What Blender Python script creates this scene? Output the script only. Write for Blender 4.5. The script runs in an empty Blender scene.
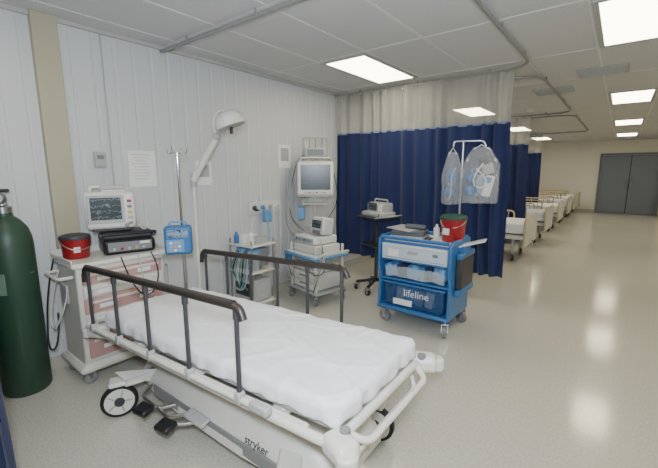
import bpy, bmesh, math, random
from mathutils import Vector, Matrix, Euler, noise
random.seed(7)
C=bpy.context.scene.collection
WX=-3.32; H=2.6
# ---------------- materials ----------------
def s2l(c):
    c=c/255.
    return c/12.92 if c<=.04045 else ((c+.055)/1.055)**2.4
MC={}
def mat(name,rgb,rough=.5,metal=0,var=.06,scale=8,bump=0,bscale=60,alpha=1,trans=0,emit=0,coat=0,sheen=0,spec=.5):
    if name in MC: return MC[name]
    m=bpy.data.materials.new(name);m.use_nodes=True
    nt=m.node_tree;N=nt.nodes;L=nt.links;b=N['Principled BSDF']
    c=[s2l(v) for v in rgb]
    tc=N.new('ShaderNodeTexCoord');nz=N.new('ShaderNodeTexNoise');nz.inputs['Scale'].default_value=scale;nz.inputs['Detail'].default_value=4
    L.new(tc.outputs['Object'],nz.inputs['Vector'])
    mx=N.new('ShaderNodeMix');mx.data_type='RGBA'
    mx.inputs[6].default_value=[v*(1-var) for v in c]+[1];mx.inputs[7].default_value=[min(1,v*(1+var)) for v in c]+[1]
    L.new(nz.outputs['Fac'],mx.inputs[0]);L.new(mx.outputs[2],b.inputs['Base Color'])
    b.inputs['Roughness'].default_value=rough;b.inputs['Metallic'].default_value=metal
    b.inputs['Alpha'].default_value=alpha;b.inputs['Transmission Weight'].default_value=trans
    b.inputs['Coat Weight'].default_value=coat;b.inputs['Sheen Weight'].default_value=sheen
    b.inputs['Specular IOR Level'].default_value=spec
    if emit:
        L.new(mx.outputs[2],b.inputs['Emission Color']);b.inputs['Emission Strength'].default_value=emit
    if bump:
        n2=N.new('ShaderNodeTexNoise');n2.inputs['Scale'].default_value=bscale;n2.inputs['Detail'].default_value=3
        L.new(tc.outputs['Object'],n2.inputs['Vector'])
        bp=N.new('ShaderNodeBump');bp.inputs['Strength'].default_value=bump;bp.inputs['Distance'].default_value=.01
        L.new(n2.outputs['Fac'],bp.inputs['Height']);L.new(bp.outputs[0],b.inputs['Normal'])
    MC[name]=m;return m
white=mat('white_plastic',(226,226,224),.4)
offw=mat('offwhite_enamel',(216,214,207),.35)
cream=mat('cream_enamel',(208,205,195),.4)
grey=mat('grey_plastic',(122,124,126),.5)
lgrey=mat('light_grey_plastic',(168,170,170),.45)
dgrey=mat('dark_grey_plastic',(54,56,60),.5)
black=mat('black_rubber',(22,22,24),.6)
blackp=mat('black_plastic',(28,29,32),.35)
steel=mat('brushed_steel',(180,180,182),.28,1)
chrome=mat('chrome',(215,215,218),.12,1)
alum=mat('painted_aluminium',(148,150,150),.4,.3)
salmon=mat('salmon_drawer_front',(186,146,140),.45)
red=mat('red_plastic',(150,26,32),.35)
green=mat('oxygen_green_paint',(42,70,54),.45,0,.15,5)
blue=mat('blue_plastic',(52,108,166),.4)
lblue=mat('light_blue_plastic',(96,150,200),.4)
navy=mat('navy_curtain_fabric',(22,37,84),.9,0,.12,5,.3,300,sheen=.1)
sheet=mat('white_cotton_sheet',(240,240,245),.9,0,.02,6,.15,14)
towel=mat('grey_towel',(96,102,110),.95,0,.15,20,.6,120)
paper=mat('white_paper',(232,232,230),.8)
wood=mat('maple_laminate',(196,172,130),.45,0,.1,6)
doorm=mat('grey_door_paint',(108,116,130),.45,0,.05)
railm=mat('dark_bronze_rail',(58,52,48),.4,.2)
tray=mat('translucent_tray',(206,220,230),.3,alpha=.85)
wrap=mat('clear_plastic_wrap',(224,232,240),.12,0,.2,30,.8,30,alpha=.38)
bagm=mat('clear_bag_film',(226,230,234),.1,0,.3,20,1,26,alpha=.2,spec=.8)
tile_beige=mat('column_paint',(172,168,144),.5)
wallfar=mat('cream_wall_paint',(226,224,212),.7,0,.03,2)
base_m=mat('vinyl_baseboard',(180,176,164),.5)
cable=mat('cable_grey',(190,190,184),.5)
cabled=mat('cable_black',(26,26,28),.5)
amber=mat('amber_label',(206,170,70),.5)
hg=mat('hose_green',(90,150,120),.5)
def screen(name,rgb,line,em):
    m=bpy.data.materials.new(name);m.use_nodes=True;nt=m.node_tree;N=nt.nodes;L=nt.links;b=N['Principled BSDF']
    tc=N.new('ShaderNodeTexCoord');w=N.new('ShaderNodeTexWave');w.bands_direction='Z';w.inputs['Scale'].default_value=7;w.inputs['Distortion'].default_value=5
    w.inputs['Detail Scale'].default_value=6
    L.new(tc.outputs['Object'],w.inputs['Vector'])
    r=N.new('ShaderNodeValToRGB');r.color_ramp.elements[0].position=.92;r.color_ramp.elements[1].position=.985
    r.color_ramp.elements[0].color=[s2l(v) for v in rgb]+[1];r.color_ramp.elements[1].color=[s2l(v) for v in line]+[1]
    L.new(w.outputs['Fac'],r.inputs[0]);L.new(r.outputs[0],b.inputs['Base Color']);L.new(r.outputs[0],b.inputs['Emission Color'])
    b.inputs['Emission Strength'].default_value=em;b.inputs['Roughness'].default_value=.25;b.inputs['Specular IOR Level'].default_value=.3
    return m
scr1=screen('monitor_screen_traces',(50,60,64),(104,122,118),.1)
scr2=screen('monitor_screen_grey',(58,68,72),(66,76,80),.1)
scr3=screen('pump_screen',(130,150,170),(40,60,90),.1)

# ---------------- geometry helpers ----------------
def link(o,par=None):
    C.objects.link(o)
    if par: o.parent=par
    return o
def finish(bm,name,m,par,smooth=True,bev=0,seg=2,ang=35):
    me=bpy.data.meshes.new(name);bmesh.ops.recalc_face_normals(bm,faces=bm.faces[:]);bm.to_mesh(me);bm.free()
    me.materials.append(m)
    if smooth:
        for p in me.polygons:p.use_smooth=True
        try: me.set_sharp_from_angle(angle=math.radians(ang))
        except Exception: pass
    o=link(bpy.data.objects.new(name,me),par)
    if bev:
        b=o.modifiers.new('bev','BEVEL');b.width=bev;b.segments=seg;b.limit_method='ANGLE';b.angle_limit=math.radians(40)
    return o
class G:
    def __init__(s,name,loc=(0,0,0),rot=0,parent=None):
        s.e=bpy.data.objects.new(name,None);s.e.empty_display_size=.1;C.objects.link(s.e);s.e.location=loc;s.e.rotation_euler=(0,0,math.radians(rot))
        if parent:s.e.parent=parent
    def box(s,n,c,d,m,bev=.005,rot=(0,0,0),taper=None,seg=2):
        bm=bmesh.new();bmesh.ops.create_cube(bm,size=1)
        for v in bm.verts:
            k=1
            if taper and v.co.z>0:k=taper
            v.co=Vector((v.co.x*d[0]*k,v.co.y*d[1]*k,v.co.z*d[2]))
        o=finish(bm,n,m,s.e,True,min(bev,min(d)*.45),seg)
        o.location=c;o.rotation_euler=[math.radians(a) for a in rot];return o
    def cyl(s,n,p1,p2,r,m,r2=None,seg=24,bev=0):
        p1=Vector(p1);p2=Vector(p2);d=p2-p1
        bm=bmesh.new();bmesh.ops.create_cone(bm,cap_ends=True,segments=seg,radius1=r,radius2=r if r2 is None else r2,depth=d.length)
        q=d.to_track_quat('Z','Y')
        bmesh.ops.transform(bm,matrix=Matrix.Translation((p1+p2)/2)@q.to_matrix().to_4x4(),verts=bm.verts)
        return finish(bm,n,m,s.e,True,bev)
    def sph(s,n,c,r,m,sc=(1,1,1),seg=20):
        bm=bmesh.new();bmesh.ops.create_uvsphere(bm,u_segments=seg,v_segments=seg//2+2,radius=r)
        for v in bm.verts:v.co=Vector((v.co.x*sc[0]+c[0],v.co.y*sc[1]+c[1],v.co.z*sc[2]+c[2]))
        return finish(bm,n,m,s.e)
    def lathe(s,n,prof,m,c=(0,0,0),seg=36,rot=None):
        bm=bmesh.new();rings=[]
        for r,z in prof:
            rings.append([bm.verts.new((r*math.cos(2*math.pi*i/seg),r*math.sin(2*math.pi*i/seg),z)) for i in range(seg)])
        for a,b in zip(rings,rings[1:]):
            for i in range(seg):bm.faces.new((a[i],a[(i+1)%seg],b[(i+1)%seg],b[i]))
        bm.faces.new(rings[0][::-1]);bm.faces.new(rings[-1])
        o=finish(bm,n,m,s.e)
        o.location=c
        if rot:o.rotation_euler=[math.radians(a) for a in rot]
        return o
    def tube(s,n,pts,r,m,fil=0,cyc=False,smooth=False):
        pts=[Vector(p) for p in pts]
        if fil and len(pts)>2:
            out=[];k=len(pts);rng=range(k)
            for i in rng:
                if not cyc and i in(0,k-1): out.append(pts[i]);continue
                a=pts[i-1];b=pts[i];c=pts[(i+1)%k]
                f=min(fil,(a-b).length*.48,(c-b).length*.48)
                s0=b+(a-b).normalized()*f;s1=b+(c-b).normalized()*f
                for j in range(7):
                    t=j/6;out.append(s0*(1-t)**2+b*2*t*(1-t)+s1*t*t)
            pts=out
        cu=bpy.data.curves.new(n,'CURVE');cu.dimensions='3D';cu.bevel_depth=r;cu.bevel_resolution=3;cu.use_fill_caps=True
        sp=cu.splines.new('NURBS' if smooth else 'POLY');sp.points.add(len(pts)-1)
        for p,q in zip(sp.points,pts):p.co=(*q,1)
        sp.use_cyclic_u=cyc
        if smooth: sp.order_u=4;sp.use_endpoint_u=True;sp.resolution_u=8
        cu.materials.append(m)
        return link(bpy.data.objects.new(n,cu),s.e)
    def prism(s,n,poly,axis,a,b,m,bev=.004):
        bm=bmesh.new()
        def mk(u,v,w):
            return {'x':(w,u,v),'y':(u,w,v),'z':(u,v,w)}[axis]
        A=[bm.verts.new(mk(u,v,a)) for u,v in poly];B=[bm.verts.new(mk(u,v,b)) for u,v in poly]
        bm.faces.new(A);bm.faces.new(B[::-1]);k=len(poly)
        for i in range(k):bm.faces.new((A[i],A[(i+1)%k],B[(i+1)%k],B[i]))
        return finish(bm,n,m,s.e,True,bev)
    def loft(s,n,secs,m,bev=0):
        bm=bmesh.new();R=[[bm.verts.new(p) for p in q] for q in secs];k=len(R[0])
        for a,b in zip(R,R[1:]):
            for i in range(k):bm.faces.new((a[i],a[(i+1)%k],b[(i+1)%k],b[i]))
        bm.faces.new(R[0][::-1]);bm.faces.new(R[-1])
        return finish(bm,n,m,s.e,True,bev)
    def text(s,n,t,c,rot,size,m):
        cu=bpy.data.curves.new(n,'FONT');cu.body=t;cu.size=size;cu.extrude=.001;cu.align_x='CENTER';cu.materials.append(m)
        o=link(bpy.data.objects.new(n,cu),s.e);o.location=c;o.rotation_euler=[math.radians(a) for a in rot];return o
    def caster(s,n,x,y,r,m=dgrey,w=.03,top=None,ang=0):
        dx=math.cos(math.radians(ang));dy=math.sin(math.radians(ang))
        s.cyl(n+'_tyre',(x-dx*w/2,y-dy*w/2,r),(x+dx*w/2,y+dy*w/2,r),r,m,bev=.004)
        s.cyl(n+'_hub',(x-dx*(w/2+.004),y-dy*(w/2+.004),r),(x+dx*(w/2+.004),y+dy*(w/2+.004),r),r*.45,lgrey)
        t=top or r*2.6
        for k in(-1,1):
            o=s.prism(n+'_fork_%d'%(k+2),[( -r*.3,r*.8),(r*.3,r*.8),(r*.35,r*2.15),(-r*.35,r*2.15)],'x',-.003,.003,steel,0)
            o.location=(x+dx*k*(w/2+.01),y+dy*k*(w/2+.01),0);o.rotation_euler=(0,0,math.radians(ang))
        s.box(n+'_crown',(x,y,r*2.15),(w+.035,w+.025,.014),steel,.004,(0,0,ang))
        s.cyl(n+'_stem',(x,y,r*2.1),(x,y,t),.012,steel)

def slab(name,lo,hi,m):
    bm=bmesh.new();bmesh.ops.create_cube(bm,size=1)
    for v in bm.verts:v.co=Vector([(lo[i]+hi[i])/2+v.co[i]*(hi[i]-lo[i]) for i in range(3)])
    return finish(bm,name,m,None,False)
# ---------------- room ----------------
XR=4.4;YB=-2.6;YF=17.0
def floor_mat():
    m=bpy.data.materials.new('speckled_vinyl_floor');m.use_nodes=True;nt=m.node_tree;N=nt.nodes;L=nt.links;b=N['Principled BSDF']
    tc=N.new('ShaderNodeTexCoord')
    n1=N.new('ShaderNodeTexNoise');n1.inputs['Scale'].default_value=70;n1.inputs['Detail'].default_value=5;L.new(tc.outputs['Object'],n1.inputs['Vector'])
    n2=N.new('ShaderNodeTexNoise');n2.inputs['Scale'].default_value=1.2;n2.inputs['Detail'].default_value=3;L.new(tc.outputs['Object'],n2.inputs['Vector'])
    r=N.new('ShaderNodeValToRGB');r.color_ramp.elements[0].position=.35;r.color_ramp.elements[1].position=.65
    r.color_ramp.elements[0].color=[s2l(v) for v in(190,188,177)]+[1];r.color_ramp.elements[1].color=[s2l(v) for v in(208,206,195)]+[1]
    L.new(n1.outputs['Fac'],r.inputs[0])
    mr=N.new('ShaderNodeMapRange');mr.inputs[3].default_value=.09;mr.inputs[4].default_value=.19;L.new(n2.outputs['Fac'],mr.inputs[0])
    L.new(r.outputs[0],b.inputs['Base Color']);L.new(mr.outputs[0],b.inputs['Roughness']);b.inputs['Specular IOR Level'].default_value=.8
    n3=N.new('ShaderNodeTexNoise');n3.inputs['Scale'].default_value=14;L.new(tc.outputs['Object'],n3.inputs['Vector'])
    bp=N.new('ShaderNodeBump');bp.inputs['Strength'].default_value=.04;bp.inputs['Distance'].default_value=.01;L.new(n3.outputs['Fac'],bp.inputs['Height']);L.new(bp.outputs[0],b.inputs['Normal'])
    return m
slab('floor',(WX-.15,YB-.1,-.1),(XR+.1,YF+.1,0),floor_mat())
def ceil_mat():
    m=bpy.data.materials.new('acoustic_tile_ceiling');m.use_nodes=True;nt=m.node_tree;N=nt.nodes;L=nt.links;b=N['Principled BSDF']
    tc=N.new('ShaderNodeTexCoord');n1=N.new('ShaderNodeTexNoise');n1.inputs['Scale'].default_value=120;n1.inputs['Detail'].default_value=3;L.new(tc.outputs['Object'],n1.inputs['Vector'])
    r=N.new('ShaderNodeValToRGB');r.color_ramp.elements[0].position=.3;r.color_ramp.elements[1].position=.6
    r.color_ramp.elements[0].color=[s2l(v) for v in(184,185,186)]+[1];r.color_ramp.elements[1].color=[s2l(v) for v in(208,209,210)]+[1]
    L.new(n1.outputs['Fac'],r.inputs[0]);L.new(r.outputs[0],b.inputs['Base Color']);b.inputs['Roughness'].default_value=.9
    return m
slab('ceiling',(WX-.15,YB-.1,H),(XR+.1,YF+.1,H+.1),ceil_mat())
slab('wall_far',(WX-.1,YF,0),(XR+.1,YF+.1,H),wallfar)
slab('wall_near',(WX-.1,YB-.1,0),(XR+.1,YB,H),wallfar)
slab('wall_right',(XR,YB,0),(XR+.1,YF,H),wallfar)
bm=bmesh.new()
y=YB
prof=[]
while y<YF:
    for dy,dx in((0,0),(.118,0),(.124,-.005),(.144,-.005),(.15,0)):
        if y+dy<YF:prof.append((y+dy,dx))
    y+=.1501
prof.append((YF,0))
a=[bm.verts.new((WX+d,yy,0)) for yy,d in prof];b_=[bm.verts.new((WX+d,yy,H)) for yy,d in prof]
for i in range(len(prof)-1):bm.faces.new((a[i],a[i+1],b_[i+1],b_[i]))
c0=bm.verts.new((WX-.1,YB,0));c1=bm.verts.new((WX-.1,YF,0));c2=bm.verts.new((WX-.1,YF,H));c3=bm.verts.new((WX-.1,YB,H));bm.faces.new((c0,c1,c2,c3))
finish(bm,'wall_left',mat('ribbed_panel_paint',(200,202,204),.55,0,.03,1.5),None,False)
slab('baseboard_left',(WX,YB,0),(WX+.012,YF,.1),base_m)
slab('baseboard_far',(WX,YF-.012,0),(-.7,YF,.1),base_m)
slab('baseboard_right',(XR-.012,YB,0),(XR,YF,.1),base_m)
slab('trim_ceiling_left',(WX,YB,H-.03),(WX+.025,YF,H),mat('ceiling_trim',(180,180,176),.5))
g=G('wall_column',(WX,.97,0));g.box('column_face',(.027,0,H/2),(.055,.155,H),tile_beige,.003);g.box('column_base',(.033,0,.05),(.066,.165,.1),base_m,.003)
# ceiling grid
g=G('ceiling_grid',(0,0,H))
gm=mat('ceiling_t_bar',(214,214,213),.6)
bm=bmesh.new()
def bar(lo,hi):
    r=bmesh.ops.create_cube(bm,size=1)
    for v in r['verts']:v.co=Vector([(lo[k]+hi[k])/2+v.co[k]*(hi[k]-lo[k]) for k in range(3)])
x=-2.25-.28
while x>WX:x-=.5625
x+=.5625
while x<XR:
    bar((x-.010,YB,-.004),(x+.010,YF,.001));x+=.5625
y=3.65-.6-1.2*5
while y<YF:
    bar((WX,y-.010,-.0035),(XR,y+.010,.001));y+=1.2
finish(bm,'t_bars',gm,g.e,False)
# ceiling lights
lightm=bpy.data.materials.new('fluorescent_diffuser');lightm.use_nodes=True
nt=lightm.node_tree;b=nt.nodes['Principled BSDF'];b.inputs['Base Color'].default_value=(.9,.85,.7,1)
b.inputs['Emission Color'].default_value=(1,.89,.66,1)
vt=nt.nodes.new('ShaderNodeTexChecker');vt.inputs['Scale'].default_value=60;tc=nt.nodes.new('ShaderNodeTexCoord');nt.links.new(tc.outputs['Object'],vt.inputs['Vector'])
mr=nt.nodes.new('ShaderNodeMapRange');mr.inputs[3].default_value=11.2;mr.inputs[4].default_value=14;nt.links.new(vt.outputs['Fac'],mr.inputs[0]);nt.links.new(mr.outputs[0],b.inputs['Emission Strength'])
for lx in(-2.25,0,2.25):
    for k in range(-1,4):
        ly=3.65+3.6*k
        g=G('ceiling_light_panel',(lx,ly,H))
        g.box('diffuser',(0,0,-.006),(.46,1.06,.008),lightm,.001)
        for n,c,d in(('frame_a',(-.25,0,-.008),(.04,1.14,.014)),('frame_b',(.25,0,-.008),(.04,1.14,.014)),('frame_c',(0,-.55,-.008),(.46,.04,.014)),('frame_d',(0,.55,-.008),(.46,.04,.014))):
            g.box(n,c,d,lgrey,.003)
for vx,vy in((-.85,6.05),(-.28,5.2)):
    g=G('ceiling_air_vent',(vx,vy,H));g.box('vent_frame',(0,0,-.008),(.46,.4,.014),lgrey,.003)
    for i in range(7):g.box('louver_%d'%(i+1),(0,-.15+.05*i,-.017),(.4,.012,.012),lgrey,.001,(30,0,0))
g=G('smoke_detector',(-1.4,7.6,H));g.lathe('detector_body',[(.06,0),(.06,-.02),(.04,-.045),(.01,-.05)],white)
def track(name,pts):
    g=G(name,(0,0,0));g.tube('rail',pts,.014,alum,.35)
    for p,q in zip(pts,pts[1:]):
        P=Vector(p);Q=Vector(q)
        k=max(1,int((Q-P).length/.9))
        for i in range(k+1):
            w=P.lerp(Q,(i+.5)/(k+1));g.cyl('hanger',w,(w.x,w.y,H),.008,alum)
TZ=2.555
YC=4.38
track('curtain_track',[(WX+.01,1.83,TZ),(-.81,1.83,TZ),(-.81,YC,TZ),(WX+.01,YC,TZ)])
track('curtain_track',[(WX+.01,8.1,TZ),(-.81,8.1,TZ),(-.81,4.75,TZ),(WX+.01,4.75,TZ)])
track('curtain_track',[(WX+.01,8.45,TZ),(-.81,8.45,TZ),(-.81,12.2,TZ),(WX+.01,12.2,TZ)])
netm=mat('curtain_net',(186,186,180),.8,alpha=.45)
def curtain(name,x0,x1,y0,hem=.33,top=2.03,amp=.05,wl=.16,net=True):
    g=G(name,(0,0,0));n=int(abs(x1-x0)/wl*12)+2
    def sheet_(nm,z0,z1,m,amp0,amp1,nz=8):
        bm=bmesh.new();rows=[]
        for j in range(nz+1):
            t=j/nz;z=z0+(z1-z0)*t;row=[]
            for i in range(n+1):
                s=i/n;x=x0+(x1-x0)*s;A=amp0+(amp1-amp0)*t
                ph=s*abs(x1-x0)/wl*2*math.pi
                y=y0+A*(math.sin(ph+1.3*math.sin(ph*.23)+.3*t)*(.7+.5*math.sin(ph*.31+1)))
                y+=.012*noise.noise(Vector((x*6,z*2,1)))
                xx=x+.012*math.sin(z*3+x*9)*(1-t)+.05*s*(1-t)*(nm=='fabric')
                row.append(bm.verts.new((xx,y,z)))
            rows.append(row)
        for a,b in zip(rows,rows[1:]):
            for i in range(n):bm.faces.new((a[i],a[i+1],b[i+1],b[i]))
        return finish(bm,nm,m,g.e,ang=180)
    a=.03
    sheet_('fabric',hem,top,navy,amp,a)
    sheet_('hem_band',top-.012,top+.015,mat('curtain_band',(110,120,150),.8),a+.001,a+.001,1)
    if net: sheet_('net_top',top+.015,TZ-.01,netm,a,.03,4)
    for i in range(int(abs(x1-x0)/.12)):
        x=min(x0,x1)+.06+.12*i;g.tube('hook_%d'%i,[(x,y0,TZ+.005),(x,y0,TZ-.03)],.003,chrome)
    return g
curtain('privacy_curtain',-3.28,-.98,YC)
curtain('privacy_curtain',-3.28,-1.47,8.1)
curtain('privacy_curtain',-3.28,-1.86,12.2)
curtain('privacy_curtain',-3.27,-1.98,.26,hem=.03,amp=.04)
track('curtain_track',[(WX+.01,.26,TZ),(-.9,.26,TZ)])

g=G('door_1',(.22,YF,0))
for k in(-1,1):
    g.box('leaf_%d'%(k+2),(k*.412,-.03,1.04),(.815,.04,2.06),doorm,.004)
    g.box('push_plate_%d'%(k+2),(k*.1,-.056,1.05),(.09,.006,.3),doorm,.002)
    g.box('kick_plate_%d'%(k+2),(k*.41,-.054,.15),(.72,.006,.25),doorm,.002)
    g.tube('handle_%d'%(k+2),[(k*.06,-.05,.95),(k*.06,-.1,.95),(k*.06,-.1,1.15),(k*.06,-.05,1.15)],.01,steel,.02)
    g.box('jamb_%d'%(k+2),(k*.86,-.03,1.06),(.07,.06,2.12),doorm,.004)
g.box('astragal',(0,-.055,1.04),(.03,.012,2.04),dgrey,.003)
g.box('head_frame',(0,-.03,2.115),(1.79,.06,.07),doorm,.004)
g=G('wood_cabinet',(1.3,YF-.25,0));g.box('carcass',(0,0,.62),(.42,.4,1.16),wood,.01);g.box('plinth',(0,0,.02),(.38,.36,.04),dgrey,.002)
for k in(-1,1):g.box('cabinet_door_%d'%(k+2),(k*.1,-.205,.62),(.19,.015,1.1),wood,.004);g.sph('knob_%d'%(k+2),(k*.02,-.22,.7),.012,steel)

# ---------------- oxygen tank ----------------
g=G('oxygen_cylinder',(-3.165,.585,0))
r=.138
g.lathe('tank',[(r*.9,0),(r,.02),(r,1.04),(r*.97,1.09),(r*.85,1.15),(r*.6,1.2),(r*.36,1.23),(r*.3,1.27)],green)
g.lathe('neck_collar',[(.05,1.25),(.05,1.29),(.03,1.3),(.025,1.33)],steel)
g.box('valve_block',(0,0,1.34),(.05,.05,.06),steel,.008)
g.lathe('hand_wheel',[(.01,0),(.045,0),(.05,.01),(.045,.02),(.01,.02)],dgrey,(0,0,1.385))
g.cyl('stem',(0,0,1.36),(0,0,1.4),.01,steel)
g.cyl('outlet',(.02,0,1.335),(.09,.0,1.335),.014,steel)
g.cyl('gauge',(.07,-.01,1.35),(.085,-.03,1.35),.035,steel);g.cyl('gauge_face',(.085,-.03,1.35),(.087,-.033,1.35),.03,white)
g.box('label',(.102,-.1,.8),(.006,.1,.14),mat('tank_label',(110,134,116),.6),.002,(0,0,-44))
g.tube('restraint_chain',[(-.14,0,.85),(-.1,-.115,.85),(.05,-.138,.85),(.142,-.03,.85),(.1,.12,.85),(-.14,.02,.85)],.005,steel,.06)

# ---------------- supply cart ----------------
g=G('medical_supply_cart',(-3.04,1.165,0))
g.box('body',(0,0,.5),(.38,.62,.72),cream,.012)
g.box('base_bumper',(.0,0,.125),(.44,.7,.05),cream,.02)
g.box('base_skirt',(0,0,.145),(.4,.65,.03),offw,.01)
g.box('top_slab',(.0,0,.878),(.42,.67,.035),offw,.012)
for n,c,d in(('rim_back',(-.2,0,.92),(.012,.66,.055)),('rim_left',(0,-.33,.91),(.41,.012,.03)),('rim_right',(0,.33,.91),(.41,.012,.03))):g.box(n,c,d,offw,.004)
zs=[(.785,.09,salmon),(.69,.08,offw),(.585,.11,salmon),(.455,.12,offw),(.29,.18,salmon)]
for i,(z,h_,m) in enumerate(zs):
    g.box('drawer_%d'%(i+1),(.196,0,z),(.02,.56,h_),m,.006)
    g.box('drawer_pull_%d'%(i+1),(.212,0,z+h_*.22),(.02,.5,.018),offw,.005)
    for k in(-.14,.14):g.box('label_holder_%d'%(i+1),(.208,k,z-h_*.12),(.004,.1,.03),paper,.001)
g.box('lock_panel',(.2,.27,.83),(.01,.06,.02),steel,.002)
for i,(x,y) in enumerate([(.15,-.28),(.15,.28),(-.15,-.28),(-.15,.28)]):g.caster('caster_%d'%(i+1),x,y,.045,grey,.03,.12,20*i)
g.tube('push_handle',[(-.14,-.315,.8),(-.14,-.4,.8),(.14,-.4,.8),(.14,-.315,.8)],.012,offw,.05)
g.tube('side_rail',[(.15,.32,.75),(.15,.36,.75),(-.15,.36,.75),(-.15,.32,.75)],.009,steel,.03)
g.box('paddle_holder',(0,-.33,.66),(.12,.02,.14),lgrey,.008)
g.tube('power_cord',[(-.1,-.33,.8),(-.06,-.42,.55),(.02,-.44,.38),(.08,-.4,.5),(.1,-.34,.66),(.04,-.33,.72)],.006,cable,smooth=True)
g.tube('power_cord_long',[(-.15,-.33,.9),(-.12,-.4,.7),(-.16,-.42,.4),(-.05,-.46,.2),(.02,-.4,.3),(-.1,-.36,.5)],.006,cabled,smooth=True)
g.tube('coiled_lead',[(.21,.2,.9),(.25,.24,.8),(.26,.22,.62),(.25,.12,.55),(.25,.04,.66),(.225,.0,.8),(.21,-.02,.9)],.005,cabled,smooth=True)
g.tube('white_lead',[(.21,.26,.9),(.25,.3,.8),(.26,.28,.5),(.25,.2,.42),(.25,.12,.6),(.22,.1,.9)],.004,cable,smooth=True)
g.tube('side_lead',[(-.05,.33,.9),(.05,.38,.8),(.1,.4,.4),(.02,.38,.25),(-.05,.36,.5),(-.02,.34,.85)],.005,cable,smooth=True)
g=G('sharps_container',(-3.08,.945,.897))
g.lathe('tub',[(.075,0),(.082,.01),(.09,.13),(.094,.14)],red);g.lathe('lid',[(.098,.14),(.1,.15),(.095,.165),(.06,.175),(.02,.178)],dgrey);g.tube('bail',[(0,-.095,.13),(.08,-.085,.08),(.1,0,.06),(.08,.085,.08),(0,.095,.13)],.004,steel,smooth=True)
g.box('biohazard_label',(.087,-.02,.07),(.004,.04,.04),white,.001,(0,6,-8))
g=G('defibrillator',(-3.05,1.29,.896),-14)
g.box('case_bottom',(0,0,.055),(.29,.36,.11),blackp,.025);g.box('case_top',(-.02,0,.135),(.25,.35,.06),dgrey,.02)
g.box('front_panel',(.147,0,.06),(.006,.3,.07),grey,.003)
for i in range(5):g.cyl('key_%d'%(i+1),(.148,-.11+.05*i,.045),(.156,-.11+.05*i,.045),.011,[lgrey,red,lgrey,amber,lgrey][i])
g.box('printer_slot',(.15,.1,.08),(.008,.07,.02),white,.002)
g.tube('carry_handle',[(.1,-.17,.12),(.1,-.2,.15),(.1,.2,.15),(.1,.17,.12)],.012,blackp,.04)
g=G('patient_monitor',(-3.07,1.2,1.068),-20)
g.box('housing',(0,0,.16),(.17,.33,.28),offw,.025);g.box('bezel',(.088,-.03,.17),(.012,.24,.21),lgrey,.006);g.box('screen',(.096,-.03,.175),(.004,.2,.165),scr1,.001)
for i in range(5):g.box('button_%d'%(i+1),(.092,.125,.06+.042*i),(.01,.03,.02),[grey,lgrey,amber,grey,red][i],.004)
g.cyl('knob',(.088,.1,.045),(.11,.1,.045),.016,grey)
g.box('foot',(0,0,.012),(.13,.26,.02),dgrey,.004)
g.tube('top_handle',[(0,-.12,.285),(0,-.12,.335),(0,.12,.335),(0,.12,.285)],.012,offw,.03)
g.box('paper_stack',(.0,.02,.307),(.1,.16,.012),paper,.002,(0,0,8));g.box('top_module',(-.02,.03,.33),(.1,.18,.03),lgrey,.006)
g.tube('ecg_lead',[(.06,.17,.08),(.09,.21,.03),(.14,.24,.01),(.16,.2,.01),(.12,.17,.05)],.005,cable,smooth=True)

# ---------------- wall items ----------------
g=G('wall_thermostat',(WX,1.25,1.61));g.box('cover',(.018,0,0),(.036,.085,.12),lgrey,.008);g.box('face_dial',(.038,0,.02),(.006,.05,.03),grey,.003)
g=G('wall_conduit',(WX,1.34,0));g.tube('pipe',[(.012,0,H),(.012,0,1.35),(.012,-.06,1.28)],.006,lgrey,.05);g.box('junction',(.015,-.06,1.25),(.03,.06,.08),white,.004)
g=G('wall_notice',(WX,1.59,1.54));g.box('notice_sheet',(.004,0,0),(.004,.235,.31),paper,.001);
for i in range(9):g.box('text_line_%d'%(i+1),(.0068,-.01,.12-.026*i),(.001,.16-.03*(i%3),.004),lgrey,0)
g=G('wall_notice',(WX,2.2,1.5));g.box('notice_sheet',(.004,0,0),(.004,.18,.24),paper,.001);g.box('text_block',(.0068,0,.02),(.001,.12,.12),lgrey,0)
g=G('wall_notice',(WX,3.35,1.7));g.box('notice_sheet',(.004,0,0),(.004,.2,.28),paper,.001);g.box('text_block',(.0068,0,.02),(.001,.14,.16),lgrey,0)

# ---------------- IV pole with pump ----------------
g=G('iv_pole',(-2.76,1.6,0))
for i in range(5):
    a=math.radians(72*i+20);x=.17*math.cos(a);y=.17*math.sin(a)
    g.tube('leg_%d'%(i+1),[(0,0,.11),(x*.6,y*.6,.095),(x,y,.085)],.012,steel,.03);g.caster('caster_%d'%(i+1),x,y,.028,black,.02,.085,72*i)
g.cyl('hub',(0,0,.08),(0,0,.14),.03,dgrey);g.cyl('lower_tube',(0,0,.1),(0,0,1.0),.0125,steel);g.cyl('upper_tube',(0,0,.95),(0,0,1.66),.009,chrome);g.cyl('collar',(0,0,.97),(0,0,1.03),.018,dgrey)
for i in range(4):
    a=math.radians(90*i+35);c,s_=math.cos(a),math.sin(a)
    g.tube('hook_%d'%(i+1),[(0,0,1.66),(.04*c,.04*s_,1.665),(.06*c,.06*s_,1.645),(.08*c,.08*s_,1.665),(.082*c,.082*s_,1.7)],.004,chrome,smooth=True)
g=G('infusion_pump',(-2.69,1.525,.99),-35)
g.box('pump_housing',(0,0,0),(.12,.2,.22),blue,.02);g.box('pump_display',(.062,0,.055),(.006,.15,.06),scr3,.002);g.box('pump_door',(.062,-.02,-.04),(.01,.13,.1),lblue,.006)
for i in range(3):
    for j in range(3):g.box('pump_key_%d_%d'%(i,j),(.069,-.05+.03*j,-.015-.028*i),(.004,.02,.017),[white,lgrey,amber][(i+j)%3],.002)
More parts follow.
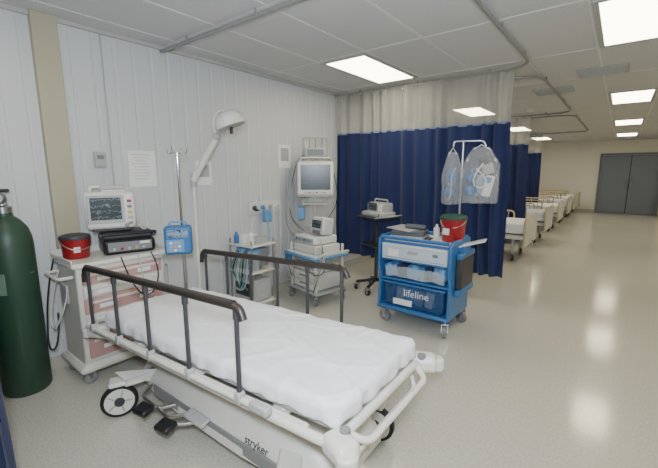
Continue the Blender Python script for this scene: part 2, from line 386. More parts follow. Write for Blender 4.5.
g.box('pole_clamp',(-.075,.02,0),(.035,.05,.05),dgrey,.006)
g.tube('handle',[(0,-.06,.105),(0,-.06,.14),(0,.06,.14),(0,.06,.105)],.008,lblue,.02)
# ---------------- exam lamp ----------------
g=G('examination_lamp',(-2.97,1.86,0))
g.lathe('weighted_base',[(.15,.03),(.155,.05),(.14,.075),(.04,.09),(.03,.12)],offw)
for i in range(4):
    a=math.radians(90*i+45);g.cyl('foot_%d'%(i+1),(.12*math.cos(a),.12*math.sin(a),0),(.12*math.cos(a),.12*math.sin(a),.035),.02,dgrey)
g.cyl('pole',(0,0,.1),(0,0,1.42),.016,offw);g.cyl('pivot',(0,0,1.38),(0,0,1.5),.026,lgrey)
g.cyl('spring_arm',(0,0,1.44),(.2,.12,1.8),.029,offw,.024);g.sph('elbow',(.2,.12,1.81),.035,lgrey)
g.tube('gooseneck',[(.2,.12,1.81),(.18,.1,1.9),(.2,.1,2.0),(.29,.14,2.04),(.33,.16,1.98)],.012,offw,smooth=True)
g.lathe('lamp_head',[(.03,.075),(.065,.07),(.105,.045),(.125,0),(.13,-.05),(.122,-.055)],offw,(.33,.16,1.94),rot=(14,-14,0))
g.lathe('lamp_lens',[(.01,-.058),(.112,-.058),(.118,-.055)],lgrey,(.33,.16,1.94),rot=(14,-14,0))
g.cyl('lamp_grip',(.34,.17,1.89),(.355,.16,1.83),.014,dgrey)
# ---------------- side utility rack ----------------
g=G('suction_unit_trolley',(-3.04,2.55,0))
for i,(x,y) in enumerate([(-.17,-.15),(.17,-.15),(.17,.15),(-.17,.15)]):
    g.cyl('post_%d'%(i+1),(x,y,.1),(x,y,.82),.01,steel);g.caster('caster_%d'%(i+1),x,y,.035,black,.02,.1,30*i)
for z in(.14,.48,.76):g.box('shelf_%d'%int(z*100),(0,0,z),(.38,.34,.02),offw,.006)
g.box('pump_box',(0,0,.27),(.3,.28,.24),lgrey,.02);g.box('pump_panel',(0,-.144,.29),(.22,.008,.14),dgrey,.003)
cc=mat('canister_clear',(200,215,225),.2,alpha=.6)
for k in(-.08,.08):
    g.lathe('canister',[(.055,0),(.062,.02),(.066,.2),(.07,.21)],cc,(k,-.05,.49));g.lathe('canister_lid',[(.072,.2),(.074,.22),(.05,.235),(.02,.24)],lblue,(k,-.05,.49))
g.box('glove_box',(-.08,.0,.81),(.12,.2,.08),white,.004);g.box('tissue_box',(.09,.02,.805),(.1,.18,.07),lgrey,.004);g.lathe('bottle',[(.03,0),(.032,.02),(.032,.1),(.013,.12),(.012,.14)],white,(.12,-.11,.77));g.lathe('bottle_blue',[(.025,0),(.027,.08),(.012,.1),(.012,.12)],blue,(-.1,-.12,.77))
g.box('grey_unit',(.0,.05,.62),(.28,.12,.2),grey,.012)
for i in range(8):
    g.tube('hose_%d'%(i+1),[(.12-.035*i,-.1,.7),(.16-.03*i,-.2,.74-.02*i),(.2-.05*i,-.22,.5),(.1-.02*i,-.21,.25+.03*i),(-.1+.03*i,-.17,.3)],.006,[cable,lblue,cabled,hg][i%4],smooth=True)
g=G('medical_gas_panel',(WX,3.0,1.1));g.box('panel',(.012,0,0),(.024,.5,.14),offw,.004)
for i in range(4):
    y=-.18+.12*i;g.cyl('outlet_%d'%(i+1),(.02,y,0),(.05,y,0),.026,[green,lblue,lgrey,white][i]);g.cyl('outlet_core_%d'%(i+1),(.05,y,0),(.06,y,0),.014,steel)
g.lathe('flowmeter',[(.012,-.02),(.016,0),(.016,.12),(.008,.13)],mat('clear_tube',(220,230,235),.1,alpha=.5),(.09,-.18,.0));g.box('flow_body',(.07,-.18,-.02),(.06,.03,.03),green,.005)
g.box('blue_regulator',(.08,-.04,-.1),(.08,.09,.14),lblue,.015)
for i in range(3):g.tube('gas_hose_%d'%(i+1),[(.06,-.06+.12*i,0),(.14,-.06+.1*i,-.15),(.16,-.1+.1*i,-.5),(.12,-.05+.1*i,-.62),(.06,.1*i,-.4)],.007,[lblue,cable,cable][i],smooth=True)

# ---------------- wall monitor ----------------
g=G('wall_mounted_monitor',(WX,3.75,0))
g.box('wall_channel',(.02,0,1.55),(.04,.1,.7),offw,.005);g.box('arm_1',(.14,-.06,1.6),(.25,.05,.05),offw,.01,(0,0,-25));g.cyl('arm_joint',(.25,-.12,1.55),(.25,-.12,1.65),.032,lgrey);g.box('arm_2',(.29,-.17,1.6),(.12,.05,.045),offw,.01,(0,0,-50))
g.box('shelf_top',(.3,-.16,1.68),(.24,.36,.02),offw,.006,(0,0,-50))
g.tube('upper_frame',[(.19,-.26,1.68),(.19,-.26,1.93),(.42,-.06,1.93),(.42,-.06,1.68)],.012,lgrey,.03)
for i in range(3):
    t=.25*(i+1);g.cyl('frame_rod_%d'%(i+1),(.19+.23*t,-.26+.2*t,1.68),(.19+.23*t,-.26+.2*t,1.93),.006,grey)
g.box('module_rack',(.3,-.16,1.745),(.16,.26,.1),lgrey,.01,(0,0,-50));g.box('module_front',(.353,-.222,1.745),(.008,.2,.07),grey,.003,(0,0,-50))
g.cyl('support_post',(.27,-.13,1.0),(.27,-.13,1.75),.016,offw)
g2=G('patient_display',(.36,-.23,1.42),-50,g.e)
g2.box('monitor_shell',(0,0,0),(.12,.45,.43),offw,.03);g2.box('bezel',(.062,0,.01),(.016,.43,.39),offw,.012);g2.box('screen',(.072,0,.025),(.004,.36,.3),scr2,.002)
for i in range(6):g2.box('key_%d'%(i+1),(.072,-.12+.045*i,-.158),(.005,.03,.014),[lgrey,grey,lgrey,red,lgrey,grey][i],.002)
g.box('basket_shelf',(.32,-.19,1.12),(.22,.3,.015),offw,.005,(0,0,-50))
g.tube('basket_rim',[(.2,-.18,1.2),(.38,-.33,1.2),(.45,-.22,1.2),(.28,-.05,1.2)],.006,steel,.02,True)
g.box('module_box',(.31,-.18,1.165),(.14,.2,.075),lgrey,.01,(0,0,-50));g.box('module_blue',(.2,-.32,1.0),(.08,.09,.16),lblue,.01,(0,0,-50))
g.cyl('module_post',(.2,-.32,.92),(.2,-.32,1.68),.009,steel)
for i in range(7):
    a=random.uniform(-.03,.03)
    g.tube('lead_%d'%(i+1),[(.24,-.2,1.74-.01*i),(.17+a,-.34,1.72),(.15+a,-.38-.01*i,1.5),(.08-a*2,-.36-.03*i,1.2-.03*i),(.14+a*2,-.46,.95-.04*i),(.3,-.36,.85-.03*i)],.004,[cable,lgrey,cabled,cable,lgrey,cable,grey][i],smooth=True)
for i in range(4):
    g.tube('lead_right_%d'%(i+1),[(.36,-.1,1.74),(.45,-.03,1.7),(.47+.01*i,-.02,1.4),(.5+.03*i,-.03,1.1),(.44,-.12,.92)],.004,[cable,lgrey,cable,cabled][i],smooth=True)

# ---------------- equipment cart ----------------
g=G('equipment_cart',(-2.78,3.32,0),-12)
for i,(x,y) in enumerate([(-.24,-.2),(.24,-.2),(.24,.2),(-.24,.2)]):
    g.caster('caster_%d'%(i+1),x,y,.045,grey,.028,.13,35*i);g.box('post_%d'%(i+1),(x*.98,y,.4),(.028,.028,.56),offw,.006)
g.box('base',(0,0,.14),(.56,.46,.035),lgrey,.015);g.box('cabinet',(0,.0,.26),(.42,.38,.2),offw,.012)
for k in(0,1):g.box('cab_drawer_%d'%(k+1),(0,-.195,.21+.095*k),(.38,.014,.08),white,.005);g.box('cab_pull_%d'%(k+1),(0,-.206,.225+.095*k),(.14,.014,.012),grey,.003)
g.box('mid_shelf',(0,0,.4),(.52,.44,.02),offw,.006);g.box('printer',(-.04,-.02,.465),(.36,.32,.1),lgrey,.015);g.box('printer_slot',(-.04,-.182,.47),(.24,.006,.02),dgrey,.002)
g.box('work_shelf',(0,-.02,.555),(.6,.5,.03),lblue,.012);g.box('shelf_top',(0,-.02,.577),(.56,.46,.014),white,.005)
g.box('recorder_lower',(0,0,.635),(.44,.36,.1),offw,.015);g.box('recorder_upper',(-.02,0,.735),(.4,.34,.09),white,.02);g.box('recorder_panel',(-.02,-.173,.735),(.34,.008,.05),lgrey,.003)
for i in range(6):g.cyl('recorder_knob_%d'%(i+1),(-.15+.05*i,-.175,.735),(-.15+.05*i,-.188,.735),.01,[dgrey,grey,lblue][i%3])
g.box('vitals_body',(.09,.02,.89),(.22,.16,.2),offw,.02,(-8,0,0));g.box('vitals_screen',(.09,-.072,.92),(.16,.006,.09),scr1,.002,(-8,0,0));g.box('vitals_keys',(.09,-.08,.83),(.14,.006,.04),grey,.002,(-8,0,0))
g.box('white_box',(-.13,.03,.83),(.14,.14,.1),lgrey,.01);g.box('blue_pouch',(-.26,-.23,.5),(.1,.05,.16),blue,.015)
g.tube('push_bar',[(.28,.2,.56),(.36,.2,.62),(.36,-.2,.62),(.28,-.2,.56)],.012,offw,.05)
for i in range(6):
    g.tube('wire_%d'%(i+1),[(.2,-.1,.75-.02*i),(.3+.02*i,-.16,.8-.05*i),(.36,-.2,.5-.03*i),(.31,-.26,.25+.03*i),(.24,-.24,.12+.05*i)],.0045,[cable,cabled,cable,lgrey,cable,cabled][i],smooth=True)
    g.tube('wire_left_%d'%(i+1),[(-.2,-.15,.66),(-.3-.008*i,-.2,.7-.04*i),(-.29,-.25,.4),(-.24+.04*i,-.26,.2+.02*i),(-.2,-.24,.3)],.0045,[cable,lgrey,cable,cabled,cable,cable][i],smooth=True)
# ---------------- ultrasound stand ----------------
g=G('portable_ultrasound_stand',(-2.36,4.0,0),-20)
for i in range(5):
    a=math.radians(72*i+10);x=.25*math.cos(a);y=.25*math.sin(a)
    g.tube('leg_%d'%(i+1),[(0,0,.15),(x*.6,y*.6,.12),(x,y,.105)],.018,blackp,.03);g.caster('caster_%d'%(i+1),x,y,.036,black,.03,.105,72*i)
g.cyl('column',(0,0,.12),(0,0,.95),.022,dgrey);g.box('work_surface',(0,0,.955),(.46,.34,.022),dgrey,.01)
g.box('tray_lower',(0,0,.6),(.34,.26,.02),dgrey,.008)
g.box('console_base',(0,.02,.995),(.34,.28,.06),lgrey,.02);g.box('console_body',(-.02,.06,1.07),(.3,.18,.12),lgrey,.02);g.box('console_screen',(-.05,-.038,1.085),(.16,.012,.09),scr1,.003);g.box('console_panel',(.09,-.035,1.07),(.08,.01,.08),white,.003)
g.tube('console_handle',[(-.12,.06,1.12),(-.12,.06,1.17),(.12,.06,1.17),(.12,.06,1.12)],.01,lgrey,.03)
g.box('clipboard',(.27,-.05,.985),(.22,.26,.012),lgrey,.003,(0,-8,15));g.tube('probe_cable',[(.15,-.1,1.02),(.24,-.2,.9),(.2,-.22,.6),(.1,-.18,.7),(.16,-.14,.95)],.007,cabled,smooth=True)

# ---------------- blue supply cart ----------------
g=G('blue_treatment_cart',(-1.47,3.42,0))
W=.37;D=.265
for i,(x,y) in enumerate([(-.31,-.2),(.33,-.23),(.33,.22),(-.31,.22)]):g.caster('caster_%d'%(i+1),x,y,.062,grey,.035,.165,[80,20,60,10][i])
side=[(-D,.17),(D,.17),(D,.8),(D-.02,.88),(D-.06,.9),(-D+.05,.9),(-D-.01,.86),(-D-.015,.6),(-D+.02,.5)]
g.prism('side_left',side,'x',-W,-W+.03,blue,.012);g.prism('side_right',side,'x',W-.03,W,blue,.012)
g.box('back_panel',(0,D-.015,.53),(W*2-.05,.02,.72),blue,.004);g.box('base_tray',(0,0,.175),(W*2,D*2+.02,.04),blue,.015)
g.box('shelf_mid',(0,0,.47),(W*2-.05,D*2-.03,.018),blue,.004);g.box('top_deck',(0,0,.84),(W*2-.05,D*2-.02,.02),blue,.005)
for n,a_,b_ in(('f',(-W+.03,-D+.005),(W-.03,-D+.005)),('b',(-W+.03,D-.02),(W-.03,D-.02))):
    g.cyl('top_rail_'+n,(a_[0],a_[1],.885),(b_[0],b_[1],.885),.017,blue)
g.box('top_inner_tray',(0,0,.858),(W*2-.09,D*2-.07,.016),white,.004)
g.box('upper_drawer',(0,-D+.02,.745),(.66,.04,.17),tray,.012);g.box('upper_drawer_lip',(0,-D-.006,.82),(.64,.03,.018),white,.006);g.box('upper_drawer_box',(0,-.01,.73),(.62,.4,.13),white,.01)
g.box('drawer_latch',(.0,-D-.004,.76),(.1,.014,.03),lgrey,.004)
g.box('drawer_stripe',(0,-D-.001,.672),(.66,.012,.012),blue,.003)
g.box('drawer_label',(-.2,-D-.002,.74),(.12,.004,.07),paper,.001);g.box('grey_tag',(.22,-D-.002,.76),(.05,.004,.03),grey,.001)
g.box('drawer_gap',(0,-D+.003,.695),(.62,.006,.006),dgrey,.001)
for i in range(9):
    x=-.27+.068*i;g.box('wrapped_pack_%d'%(i+1),(x,-.12+.03*(i%2),.55+.01*(i%3)),(.085,.2,.13),[lblue,blue,navy,lblue][i%4],.025,(random.uniform(-15,15),random.uniform(-25,25),random.uniform(-15,15)),seg=3)
for i in range(5):g.box('wrap_sheet_%d'%(i+1),(-.24+.12*i,-.215,.545),(.13,.04,.11),wrap,.015,(random.uniform(-15,15),random.uniform(-20,20),0))
g.box('lower_bin',(0,-.03,.32),(.62,.42,.24),mat('blue_tinted_bin',(52,92,144),.2,alpha=.55),.02);g.box('lower_bin_rim',(0,-.03,.435),(.65,.45,.02),blue,.008)
for i in range(6):g.box('bin_content_%d'%(i+1),(-.24+.1*i,-.12,.31),(.09,.2,.16),[blackp,lgrey,lblue,grey,lgrey,navy][i],.02,(0,random.uniform(-20,20),0))
g.text('bin_lettering','lifeline',(.04,-.244,.32),(90,0,0),.1,white);g.box('bin_paper_tag',(-.1,-.243,.25),(.2,.003,.06),paper,.001)
g.box('side_pocket',(W+.03,.02,.6),(.06,.34,.3),dgrey,.015);g.box('side_pocket_blue',(W+.035,.02,.42),(.05,.4,.06),blue,.01);g.box('side_pocket_cap',(W+.034,.02,.76),(.05,.38,.05),blue,.01)
g.box('side_board',(W+.06,.0,.86),(.3,.16,.012),white,.004,(0,-18,10))
g.box('side_bracket',(W+.02,.0,.8),(.07,.12,.08),blue,.01)
g.cyl('pole',(.25,.225,.85),(.25,.225,1.81),.011,steel);g.cyl('pole_socket',(.25,.225,.83),(.25,.225,.93),.02,dgrey)
g.tube('crossbar',[(.17,.19,1.74),(.17,.19,1.8),(.42,.26,1.8),(.45,.27,1.74)],.008,steel,.03)
g.sph('crossbar_tip_left',(.17,.19,1.74),.013,black);g.sph('crossbar_tip_right',(.45,.27,1.74),.013,black)
g.lathe('top_bottle',[(.028,0),(.03,.02),(.03,.09),(.012,.11),(.012,.13)],white,(.07,.12,.867));g.lathe('top_bottle_dark',[(.025,0),(.026,.08),(.012,.1),(.012,.12)],dgrey,(.13,.17,.867))
g.tube('top_tubing',[(.1,-.1,.89),(.16,-.2,.89),(.05,-.22,.89),(.08,-.12,.9),(.14,-.14,.9)],.007,cabled,smooth=True)
g=G('folded_towel_stack',(-1.62,3.4,.867),8)
for i in range(3):g.box('fold_%d'%(i+1),(0,0,.014+.024*i),(.34-.01*i,.26,.025),[lgrey,towel,towel][i],.011,(0,0,3*i),seg=3)
g.box('clipboard',(-.05,.0,.085),(.26,.3,.008),lgrey,.003,(0,4,-12));g.box('folded_pouch',(.04,.05,.1),(.2,.14,.03),towel,.012,(0,3,10))
g=G('sharps_container',(-1.2,3.44,.867))
g.lathe('tub',[(.095,0),(.1,.01),(.115,.2),(.12,.21)],red);g.lathe('lid',[(.124,.21),(.126,.225),(.115,.245),(.06,.255),(.02,.258)],mat('dark_green_lid',(40,74,62),.4));g.box('biohazard_label',(-.03,-.108,.1),(.07,.004,.06),white,.001,(-5,0,-15));g.tube('bail',[(-.12,0,.2),(-.1,-.08,.15),(0,-.13,.12),(.1,-.08,.15),(.12,0,.2)],.004,steel,smooth=True)
def bag(name,loc,w,h,d,m,inner,rot=0,top=.08):
    g=G(name,loc,rot);bm=bmesh.new();rows=[];nz=22;nn=36
    for j in range(nz+1):
        t=j/nz;z=-h+h*t
        ww=w*.5*(.9+.1*min(1,t*10))*(1-.6*max(0,(t-.62)/.38)**1.3);dd=d*.5*max(.1,math.sin(math.pi*min(1,.12+.8*t)))**.7*(1-.8*max(0,(t-.7)/.3))+.004
        row=[]
        for i in range(nn):
            a=2*math.pi*i/nn;c,s=math.cos(a),math.sin(a)
            k=1+.2*noise.noise(Vector((c*2+loc[0],s*2,z*9)))+.14*noise.noise(Vector((c*6,s*6,z*22)))
            row.append(bm.verts.new((ww*math.copysign(abs(c)**.7,c)*k,dd*math.copysign(abs(s)**.8,s)*k*(1+.7*noise.noise(Vector((c*9,z*16,2)))),z)))
        rows.append(row)
    for a,b in zip(rows,rows[1:]):
        for i in range(nn):bm.faces.new((a[i],a[(i+1)%nn],b[(i+1)%nn],b[i]))
    bm.faces.new(rows[0][::-1])
    finish(bm,'film',m,g.e,ang=80)
    g.tube('drawstring',[(-w*.2,0,-.02),(0,0,top),(w*.2,0,-.02)],.004,white)
    inner(g)
    return g
def in1(g):
    g.sph('resuscitator_bulb',(-.075,0,-.4),.05,blue,(1.1,.7,1.1));g.sph('mask',(-.085,0,-.28),.045,blue,(.9,.7,1.1));g.box('packet',(.08,0,-.36),(.08,.03,.2),white,.012,(0,12,0));g.box('packet_dark',(.03,.0,-.13),(.09,.03,.08),dgrey,.012,(0,-20,0));g.box('packet_grey',(.01,.03,-.36),(.1,.03,.2),lgrey,.012,(0,15,0));g.box('packet_white',(.07,.0,-.2),(.1,.03,.1),lgrey,.012,(0,-15,0));g.box('printed_label',(.06,-.03,-.3),(.08,.003,.05),lblue,.001,(0,10,0));g.tube('tubing',[(-.04,-.03,-.2),(.1,-.04,-.3),(.0,-.04,-.45),(-.1,-.03,-.3),(.02,-.04,-.15)],.008,white,smooth=True)
    g.tube('tubing_blue',[(-.08,-.03,-.2),(-.02,-.04,-.34),(-.06,-.04,-.46),(.08,-.03,-.47)],.007,blue,smooth=True)
def in2(g):
    g.sph('resuscitator_bulb',(0,0,-.24),.046,blue,(1,.8,1.8));g.sph('mask',(-.01,0,-.38),.05,blue,(1,.8,1));g.tube('tubing',[(.03,-.03,-.15),(-.04,-.04,-.25),(.03,-.04,-.4),(-.03,-.03,-.46)],.007,lgrey,smooth=True)
bag('resuscitator_bag',(-1.05,3.64,1.74),.33,.52,.16,bagm,in1,25,.02)
bag('resuscitator_bag',(-1.29,3.57,1.7),.17,.5,.12,bagm,in2,25,.04)

# ---------------- stretcher ----------------
ST=G('hospital_stretcher',(-1.63,1.27,0),1.2)
PX=.95
g=G('litter_assembly',(PX,0,.6),0,ST.e)
g.e.rotation_euler=(0,math.radians(-3.0),0)   # head end slightly lower
LZ=-.6
def T(p):return (p[0]-PX,p[1],p[2]+LZ)
def mattress():
    bm=bmesh.new();L_,Wd,Th=1.92,.69,.092;nx,ny,nz=130,50,6;V={}
    def key(i,j,k):
        if (i,j,k) in V:return V[i,j,k]
        p=Vector((-L_/2+L_*i/nx,-Wd/2+Wd*j/ny,Th*k/nz))
        rc=.07;cx=max(-L_/2+rc,min(L_/2-rc,p.x));cy=max(-Wd/2+rc,min(Wd/2-rc,p.y));dd=Vector((p.x-cx,p.y-cy,0))
        if abs(dd.x)>1e-6 and abs(dd.y)>1e-6:
            m_=max(abs(dd.x),abs(dd.y));dd2=dd.normalized()*m_;p.x=cx+dd2.x;p.y=cy+dd2.y
        r=.026;q=Vector((max(-L_/2+r,min(L_/2-r,p.x)),max(-Wd/2+r,min(Wd/2-r,p.y)),max(r,min(Th-r,p.z))))
        d=p-q
        if d.length>1e-6: q=q+d.normalized()*min(r,d.length)
        wr=noise.noise(Vector((p.x*1.6+p.y*2.5,p.y*3-p.x*2.2,p.z*3)))*.006+abs(noise.noise(Vector((p.x*5+p.y*7,p.y*4,3+p.z*6))))*.009
        wr+=.004*noise.noise(Vector((p.x*16,p.y*4+p.x*9,p.z*10)))
        wr+=.007*max(0,1-abs(noise.noise(Vector((p.x*2.4-p.y*4,p.x*3,9))))*12)+.005*max(0,1-abs(noise.noise(Vector((p.x*2+p.y*5,p.y*2,4))))*14)
        if k==nz: q.z+=wr
        elif (abs(d.x)+abs(d.y))>1e-6: q+=Vector((d.x,d.y,0)).normalized()*(wr*.9+.007*math.sin(p.x*38+p.y*45+3*noise.noise(p*4))*(1-k/nz))
        if k==nz: q.z+= .004*(1-(2*p.y/Wd)**2)
        V[i,j,k]=bm.verts.new(q);return V[i,j,k]
    for i in range(nx):
        for j in range(ny):
            bm.faces.new((key(i,j,nz),key(i+1,j,nz),key(i+1,j+1,nz),key(i,j+1,nz)));bm.faces.new((key(i,j,0),key(i,j+1,0),key(i+1,j+1,0),key(i+1,j,0)))
    for i in range(nx):
        for k in range(nz):
            bm.faces.new((key(i,0,k),key(i+1,0,k),key(i+1,0,k+1),key(i,0,k+1)));bm.faces.new((key(i,ny,k),key(i,ny,k+1),key(i+1,ny,k+1),key(i+1,ny,k)))
    for j in range(ny):
        for k in range(nz):
            bm.faces.new((key(0,j,k),key(0,j,k+1),key(0,j+1,k+1),key(0,j+1,k)));bm.faces.new((key(nx,j,k),key(nx,j+1,k),key(nx,j+1,k+1),key(nx,j,k+1)))
    o=finish(bm,'sheeted_mattress',sheet,g.e,ang=180);o.location=T((-.03,0,.608));return o
mattress()
FZ=.585
g.box('litter_deck',T((-.03,0,.592)),(1.86,.64,.02),lgrey,.006)
g.tube('perimeter_frame',[T(p) for p in((-1.05,-.385,FZ),(.93,-.385,FZ),(.93,.385,FZ),(-1.05,.385,FZ))],.02,offw,.06,True)
g.box('side_channel_near',T((-.1,-.365,FZ-.01)),(1.8,.03,.05),offw,.008);g.box('side_channel_far',T((-.1,.365,FZ-.01)),(1.8,.03,.05),offw,.008)
for i,x in enumerate((-.6,0,.6)):g.box('cross_member_%d'%(i+1),T((x,0,.555)),(.06,.72,.04),offw,.006)
for k in(-1,1):
    for j,x in(('head',-1.03),('foot',.95)):
        g.box('corner_casting_%s_%d'%(j,k+2),T((x,k*.365,FZ-.01)),(.13,.1,.085),offw,.03,(0,0,k*(20 if x>0 else -20)),seg=4);g.cyl('bumper_%s_%d'%(j,k+2),T((x+math.copysign(.05,x),k*.4,FZ-.05)),T((x+math.copysign(.05,x),k*.4,FZ+.01)),.04,offw,bev=.01)
        g.cyl('iv_socket_%s_%d'%(j,k+2),T((x,k*.335,FZ+.02)),T((x,k*.335,FZ+.04)),.02,grey)
g.tube('foot_push_bar',[T(p) for p in((.93,-.3,FZ),(1.0,-.26,FZ-.04),(1.0,.26,FZ-.04),(.93,.3,FZ))],.014,offw,.05);g.tube('foot_lower_bar',[T(p) for p in((.9,-.3,.55),(.93,-.3,.46),(.93,.3,.46),(.9,.3,.55))],.012,offw,.05)
g.tube('head_push_bar',[T(p) for p in((-1.03,-.28,FZ),(-1.08,-.25,FZ+.05),(-1.08,.25,FZ+.05),(-1.03,.28,FZ))],.014,offw,.05)
def rail(nm,y,x0,x1,zt,zb):
    g.tube(nm+'_top',[T(p) for p in((x0-.02,y,zt-.09),(x0,y,zt),(x1,y,zt),(x1+.02,y,zt-.05))],.0165,railm,.04)
    g.tube(nm+'_top_pad',[T((x0+.03,y,zt+.006)),T((x1-.03,y,zt+.006))],.0175,railm)
    g.tube(nm+'_lower',[T((x0-.08,y,zb)),T((x1+.12,y,zb))],.014,offw)
    n=5 if nm=='rail_near' else 6
    for i in range(n):
        x=x0+.04+(x1-x0-.06)*i/(n-1)
        g.cyl(nm+'_post_%d'%(i+1),T((x-.02,y,zb)),T((x,y,zt)),.010,dgrey);g.box(nm+'_pivot_%d'%(i+1),T((x-.02,y,zb+.01)),(.035,.035,.05),lgrey,.006);g.cyl(nm+'_cap_%d'%(i+1),T((x-.002,y,zt-.05)),T((x,y,zt-.012)),.014,dgrey)
    g.box(nm+'_latch',T((x1+.08,y,zb+.005)),(.1,.04,.04),lgrey,.01)
rail('rail_near',-.425,-.94,.535,1.025,.63);rail('rail_far',.43,-.96,.44,.98,.61)
g=ST
def sec(x,w,z0,z1,tw):
    return [(x,-w,z0),(x,-w,z0+.05),(x,-w*.93,z0+(z1-z0)*.6),(x,-tw,z1),(x,tw,z1),(x,w*.93,z0+(z1-z0)*.6),(x,w,z0+.05),(x,w,z0)]
g.loft('base_hood',[sec(-.8,.16,.2,.24,.1),sec(-.72,.24,.18,.29,.17),sec(-.5,.28,.16,.35,.2),sec(-.2,.29,.15,.37,.22),(sec(.3,.29,.15,.37,.22)),sec(.55,.28,.16,.35,.2),sec(.75,.24,.18,.29,.17),sec(.83,.16,.2,.24,.1)],offw,.02)
g.box('hood_band',(.05,-.283,.2),(1.1,.012,.07),grey,.005);g.text('side_lettering','stryker',(.42,-.289,.25),(78,0,0),.055,dgrey)
for k,x in enumerate((-.42,.42)):
    zt=.48 if x<0 else .52
    g.cyl('lift_column_%d'%(k+1),(x,0,.32),(x,0,zt),.06,lgrey)
    for j in range(4):g.lathe('bellows_%d_%d'%(k+1,j),[(.075,0),(.092,.012),(.075,.024)],dgrey,(x,0,.35+.025*j))
g.box('oxygen_tray',(.0,0,.4),(.7,.3,.02),lgrey,.006)
for i,(sx,sy) in enumerate([(-1,-1),(1,-1),(1,1),(-1,1)]):
    x=sx*.68;y=sy*.38;R_=.105
    g.loft('caster_arm_%d'%(i+1),[[(sx*.5,sy*.2,.2),(sx*.62,sy*.16,.2),(sx*.62,sy*.16,.29),(sx*.5,sy*.2,.3)],[(x-.05,y,.225),(x+.05,y,.225),(x+.05,y,.27),(x-.05,y,.275)]],offw,.012)
    a=[-25,70,100,60][i]
    dx=math.cos(math.radians(a));dy=math.sin(math.radians(a));w=.035
    if i==0:x-=.03;y-=.02
    g.cyl('tyre_%d'%(i+1),(x-dx*w/2,y-dy*w/2,R_),(x+dx*w/2,y+dy*w/2,R_),R_,black,bev=.008,seg=40)
    g.cyl('rim_%d'%(i+1),(x-dx*.02,y-dy*.02,R_),(x+dx*.02,y+dy*.02,R_),R_*.8,offw,seg=32);g.cyl('hub_%d'%(i+1),(x-dx*.026,y-dy*.026,R_),(x+dx*.026,y+dy*.026,R_),R_*.28,dgrey)
    for q in range(5):
        t=2*math.pi*q/5;ux,uy=-dy*math.cos(t)*R_*.7,dx*math.cos(t)*R_*.7;uz=math.sin(t)*R_*.7
        g.cyl('spoke_%d_%d'%(i+1,q),(x+dx*.021,y+dy*.021,R_),(x+dx*.021+ux,y+dy*.021+uy,R_+uz),.005,lgrey,seg=8)
    g.box('wheel_hood_%d'%(i+1),(x,y,.23),(.1,.1,.03),offw,.012,(0,0,a-90))
for i,(x,m,z) in enumerate([(-.36,blackp,.2),(-.13,blackp,.2)]):
    g.tube('pedal_arm_%d'%(i+1),[(x+.12,-.25,.2),(x+.06,-.34,.19),(x,-.4,z)],.012,steel,.03);g.box('pedal_%d'%(i+1),(x,-.42,z),(.1,.08,.035),m,.012,(12,0,10))
g.tube('steer_bar',[(-.55,-.24,.22),(-.5,-.36,.2),(-.2,-.37,.19),(-.1,-.26,.2)],.01,steel,.04)
g.box('release_pedal',(.02,-.33,.26),(.16,.06,.02),lgrey,.008,(20,0,0))
for i in range(2):g.tube('brake_link_%d'%(i+1),[(-.6,-.25,.17+.03*i),(.6,-.25,.17+.03*i)],.008,steel)

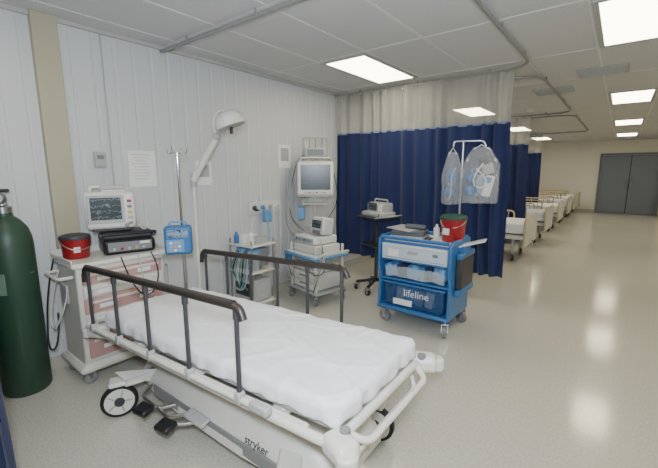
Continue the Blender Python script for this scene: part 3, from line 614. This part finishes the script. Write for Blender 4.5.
# ---------------- far hospital beds ----------------
bedm=mat('bed_board_laminate',(196,180,146),.45)
bedp=mat('bed_panel_grey',(200,200,192),.5)
def bed(yc,wd=.98):
    g=G('hospital_bed',(-2.12,yc,0))
    g.box('frame',(0,0,.42),(1.9,.86,.07),offw,.015);g.box('mattress_pad',(.02,0,.57),(1.86,.86,.18),sheet,.04,seg=3);g.box('pillow',(-.72,0,.69),(.36,.6,.1),sheet,.045,seg=3)
    for n,x,h_ in(('headboard',-.96,.95),('footboard',.97,.76)):
        pts=[(-wd/2,.28),(wd/2,.28),(wd/2,h_-.1),(wd/2-.1,h_),(-wd/2+.1,h_),(-wd/2,h_-.1)]
        g.prism(n,pts,'x',x-.018,x+.018,bedp if n=='footboard' else bedm,.008);g.tube(n+'_rim',[(x,-wd/2,.3),(x,-wd/2,h_),(x,wd/2,h_),(x,wd/2,.3)],.018,bedm,.1)
    for k in(-1,1):
        g.tube('side_rail_%d'%(k+2),[(-.55,k*.47,.5),(-.55,k*.47,.78),(.6,k*.47,.78),(.6,k*.47,.5)],.016,bedm,.08)
        g.tube('side_rail_mid_%d'%(k+2),[(-.55,k*.47,.64),(.6,k*.47,.64)],.01,steel)
        for j in range(4):g.cyl('rail_bar',(-.4+.3*j,k*.47,.5),(-.4+.3*j,k*.47,.77),.008,steel)
        for x in(-.75,.78):
            g.box('leg',(x,k*.34,.27),(.05,.05,.28),lgrey,.008);g.caster('caster_%d%d'%(k+2,x>0),x,k*.34,.055,dgrey,.03,.15,30)
    g.box('underframe',(0,0,.25),(1.5,.5,.05),lgrey,.01)
    g.box('crank_box',(.9,0,.33),(.1,.4,.1),lgrey,.01);g.tube('crank',[(.95,0,.33),(1.02,0,.33),(1.02,0,.25)],.01,steel,.01)
for yc in(7.15,9.2,11.2,13.2,14.9,16.2):bed(yc)

# ---------------- camera, light ----------------
cam=bpy.data.cameras.new('camera');co=link(bpy.data.objects.new('camera',cam));cam.sensor_width=36;cam.lens=370/658*36;cam.clip_start=.02
co.location=(0,0,1.52);co.rotation_euler=(math.radians(90-9.66),0,math.radians(38.0));bpy.context.scene.camera=co
# the photographer's flash, just above the camera
fl=bpy.data.lights.new('camera_flash','AREA');fl.size=.2;fl.energy=80;fl.color=(.8,.89,1)
fo=link(bpy.data.objects.new('camera_flash',fl));fo.location=(.03,-.05,1.75);fo.rotation_euler=(math.radians(94),0,math.radians(38))
w=bpy.data.worlds.new('world');bpy.context.scene.world=w;w.use_nodes=True;w.node_tree.nodes['Background'].inputs[0].default_value=(.5,.55,.6,1);w.node_tree.nodes['Background'].inputs[1].default_value=.3
